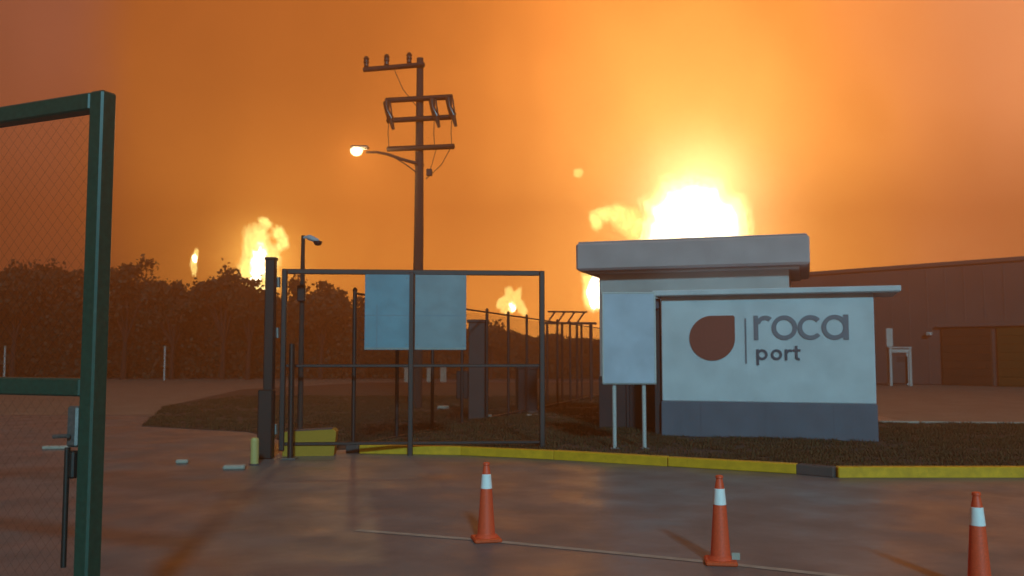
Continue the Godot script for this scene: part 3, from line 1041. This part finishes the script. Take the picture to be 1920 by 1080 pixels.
# ------------------------------------------------------------------ cones
func cones() -> void:
	var t := thing("traffic_cone", "leftmost of three orange cones, farthest from the camera", "traffic cone", Vector3(-0.25, 0, -8.98), 0.2, "cones along the lane line")
	var base := mb().box(Vector3(0, 0.02, 0), Vector3(0.27, 0.04, 0.27), 0.012)
	part("base", base.done(), M.rubber, t)
	var body := mb().lathe([[0.108, 0.04], [0.1, 0.052], [0.086, 0.07], [0.056, 0.5], [0.055, 0.505]], 24)
	part("body", body.done(), M.cone, t)
	part("reflective_collar", mb().lathe([[0.055, 0.503], [0.0575, 0.506], [0.045, 0.64], [0.043, 0.642]], 24).done(), M.collar, t)
	part("tip", mb().lathe([[0.0425, 0.64], [0.027, 0.725], [0.034, 0.732], [0.032, 0.75], [0.018, 0.756], [0.0, 0.756]], 24).done(), M.cone, t)
	var c := copy_of(t, "middle of three orange cones, a pale tag at its base", Vector3(1.81, 0, -8.02), -0.15)
	part("tag", mb().box(Vector3(0.125, 0.075, 0.05), Vector3(0.07, 0.06, 0.01), 0.002).done(), M.pale, c)
	copy_of(t, "rightmost orange cone, nearest and cut off by the lower edge", Vector3(3.56, 0, -7.05), 0.1)


# ------------------------------------------------------------------ small things
func small_things() -> void:
	# grey pillar behind the far gate
	var p := thing("concrete_pillar", "pale grey concrete pillar behind the far gate right of the boards", "pillar", Vector3(-0.93, 0, -24.9))
	part("shaft", mb().box(Vector3(0, 1.35, 0), Vector3(0.5, 2.7, 0.4), 0.02).done(), M.kerb, p)
	part("cap", mb().box(Vector3(0, 2.73, 0), Vector3(0.6, 0.08, 0.5), 0.015).done(), M.kerb, p)
	part("meter_box", mb().box(Vector3(-0.42, 1.0, 0.06), Vector3(0.32, 0.75, 0.26), 0.015).done(), M.dark_paint, p)
	# pale loose kerb blocks on the verge
	var spots := [["pale concrete slab lying on the verge below the gate corner", 0.85, -26.2, 0.85], ["pale concrete slab lying left of the guardhouse wall", 2.25, -26.9, 0.7], ["short pale slab beside the grey pillar", -0.75, -26.0, 0.35], ["small pale slab left of the grey pillar", -2.3, -30.5, 0.4]]
	for s in spots:
		var o := top("concrete_slab", mb().box(Vector3(0, 0.05, 0), Vector3(s[3], 0.12, 0.3), 0.02).done(), M.pale)
		o.position = Vector3(s[1], 0.005, s[2])
		o.rotation.y = 0.06
		tag(o, s[0], "concrete slab", "pale slabs on the verge")
	# metal rack by the fence
	var r := thing("pipe_rack", "low metal rack with slanted bars beyond the fence", "rack", Vector3(2.2, 0, -35.5), 0.2)
	for x in [-0.85, -0.25, 0.35, 0.9]:
		part("leg", mb().tube([Vector3(x, 0, 0), Vector3(x, 3.05, 0)], 0.05, 6).done(), M.arm, r)
	part("beam", mb().box(Vector3(0.05, 3.05, 0), Vector3(2.2, 0.1, 0.1), 0.01).done(), M.arm, r)
	part("beam", mb().box(Vector3(0.0, 3.5, -0.1), Vector3(1.6, 0.07, 0.08), 0.01).done(), M.arm, r)
	for x in [-0.7, -0.3, 0.1, 0.5]:
		part("slanted_bar", mb().tube([Vector3(x - 0.15, 3.05, 0), Vector3(x + 0.2, 3.5, -0.1)], 0.035, 6).done(), M.arm, r)
	# white chair-shaped frame before the warehouse
	var w := thing("white_frame", "white chair shaped metal frame standing before the warehouse", "metal frame", Vector3(22.8, 0, -53.8), -0.25)
	for x in [-0.45, 0.62]:
		for z in [-0.45, 0.45]:
			part("leg", mb().box(Vector3(x, 1.1, z), Vector3(0.15, 2.2, 0.14), 0.02).done(), M.white_metal, w)
	part("seat_beam", mb().box(Vector3(0.085, 2.05, 0.45), Vector3(0.92, 0.2, 0.12), 0.02).done(), M.white_metal, w)
	part("seat_plate", mb().box(Vector3(0.085, 2.245, 0), Vector3(1.3, 0.08, 1.1), 0.02).done(), M.white_metal, w)
	part("back_panel", mb().box(Vector3(-0.4, 2.85, -0.1), Vector3(0.38, 1.1, 0.12), 0.03).done(), M.white_metal, w)
	part("inner_box", mb().box(Vector3(0.085, 0.95, -0.1), Vector3(0.9, 1.6, 0.5), 0.03).done(), M.kerb, w)
	part("inner_screen", mb().box(Vector3(0.2, 1.55, 0.17), Vector3(0.5, 0.28, 0.03), 0.01).done(), M.dark_paint, w)
	# thin pale marker posts by the far road
	for a in [["pale marker post at the far yard edge right of the near gate", -25.2, -66.0], ["pale marker post at the far left edge seen through the near gate", -36.8, -66.0]]:
		var o := thing("marker_post", a[0], "marker post", Vector3(a[1], 0, a[2]), 0.0, "pale posts at the far yard edge")
		part("shaft", mb().tube([Vector3.ZERO, Vector3(0, 2.4, 0)], 0.07, 8).done(), M.white_metal, o)
		part("cap", mb().lathe([[0.09, 2.38], [0.09, 2.44], [0.0, 2.5]], 8).done(), M.pale, o)
	# pale slabs whose colour stands in for fire glints on wet concrete
	for a in [["bright pale slab painted as a ground glint beside the yellow bollard", -4.40, -14.55, 0.34, 0.2], ["small pale slab painted as a ground glint left of the yellow bollard", -5.5, -15.3, 0.2, 0.12], ["long thin pale slab painted as a ground glint behind the latch of the near gate", -8.75, -17.6, 0.5, 0.14]]:
		var o := top("glint_slab", mb().box(Vector3(0, 0.03, 0), Vector3(a[3], 0.07, a[4]), 0.02).done(), M.pale)
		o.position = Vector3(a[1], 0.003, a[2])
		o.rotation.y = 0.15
		tag(o, a[0], "kerb fragment", "painted glints on the concrete")
	# dark cabinet and pale stubs in the yard behind the gate
	var e := thing("equipment_cabinet", "dark low cabinet near the right end of the far gate", "cabinet", Vector3(0.45, 0, -28.6), 0.15)
	part("body", mb().box(Vector3(0, 0.72, 0), Vector3(0.62, 1.3, 0.5), 0.02).done(), M.dark_paint, e)
	part("lid", mb().box(Vector3(0, 1.4, 0), Vector3(0.7, 0.07, 0.58), 0.015).done(), M.dark_paint, e)
	part("door", mb().box(Vector3(0, 0.72, 0.256), Vector3(0.52, 1.1, 0.014), 0.004).done(), M.dark_paint, e)
	part("foot", mb().box(Vector3(0, 0.04, 0), Vector3(0.7, 0.08, 0.56), 0.01).done(), M.kerb, e)
	for a in [["pale stub post just left of the utility pole foot", -7.0, 0.95], ["pale stub post right of the utility pole foot", -5.5, 0.9], ["paler wide stub post second right of the utility pole foot", -4.6, 1.0]]:
		var o := thing("stub_post", a[0], "post", Vector3(a[1], 0, -61.0), 0.0, "pale stub posts at the far yard edge")
		part("shaft", mb().box(Vector3(0, a[2] / 2, 0), Vector3(0.42, a[2], 0.3), 0.03).done(), M.pale, o)
		part("cap", mb().box(Vector3(0, a[2] + 0.03, 0), Vector3(0.5, 0.06, 0.36), 0.015).done(), M.pale, o)
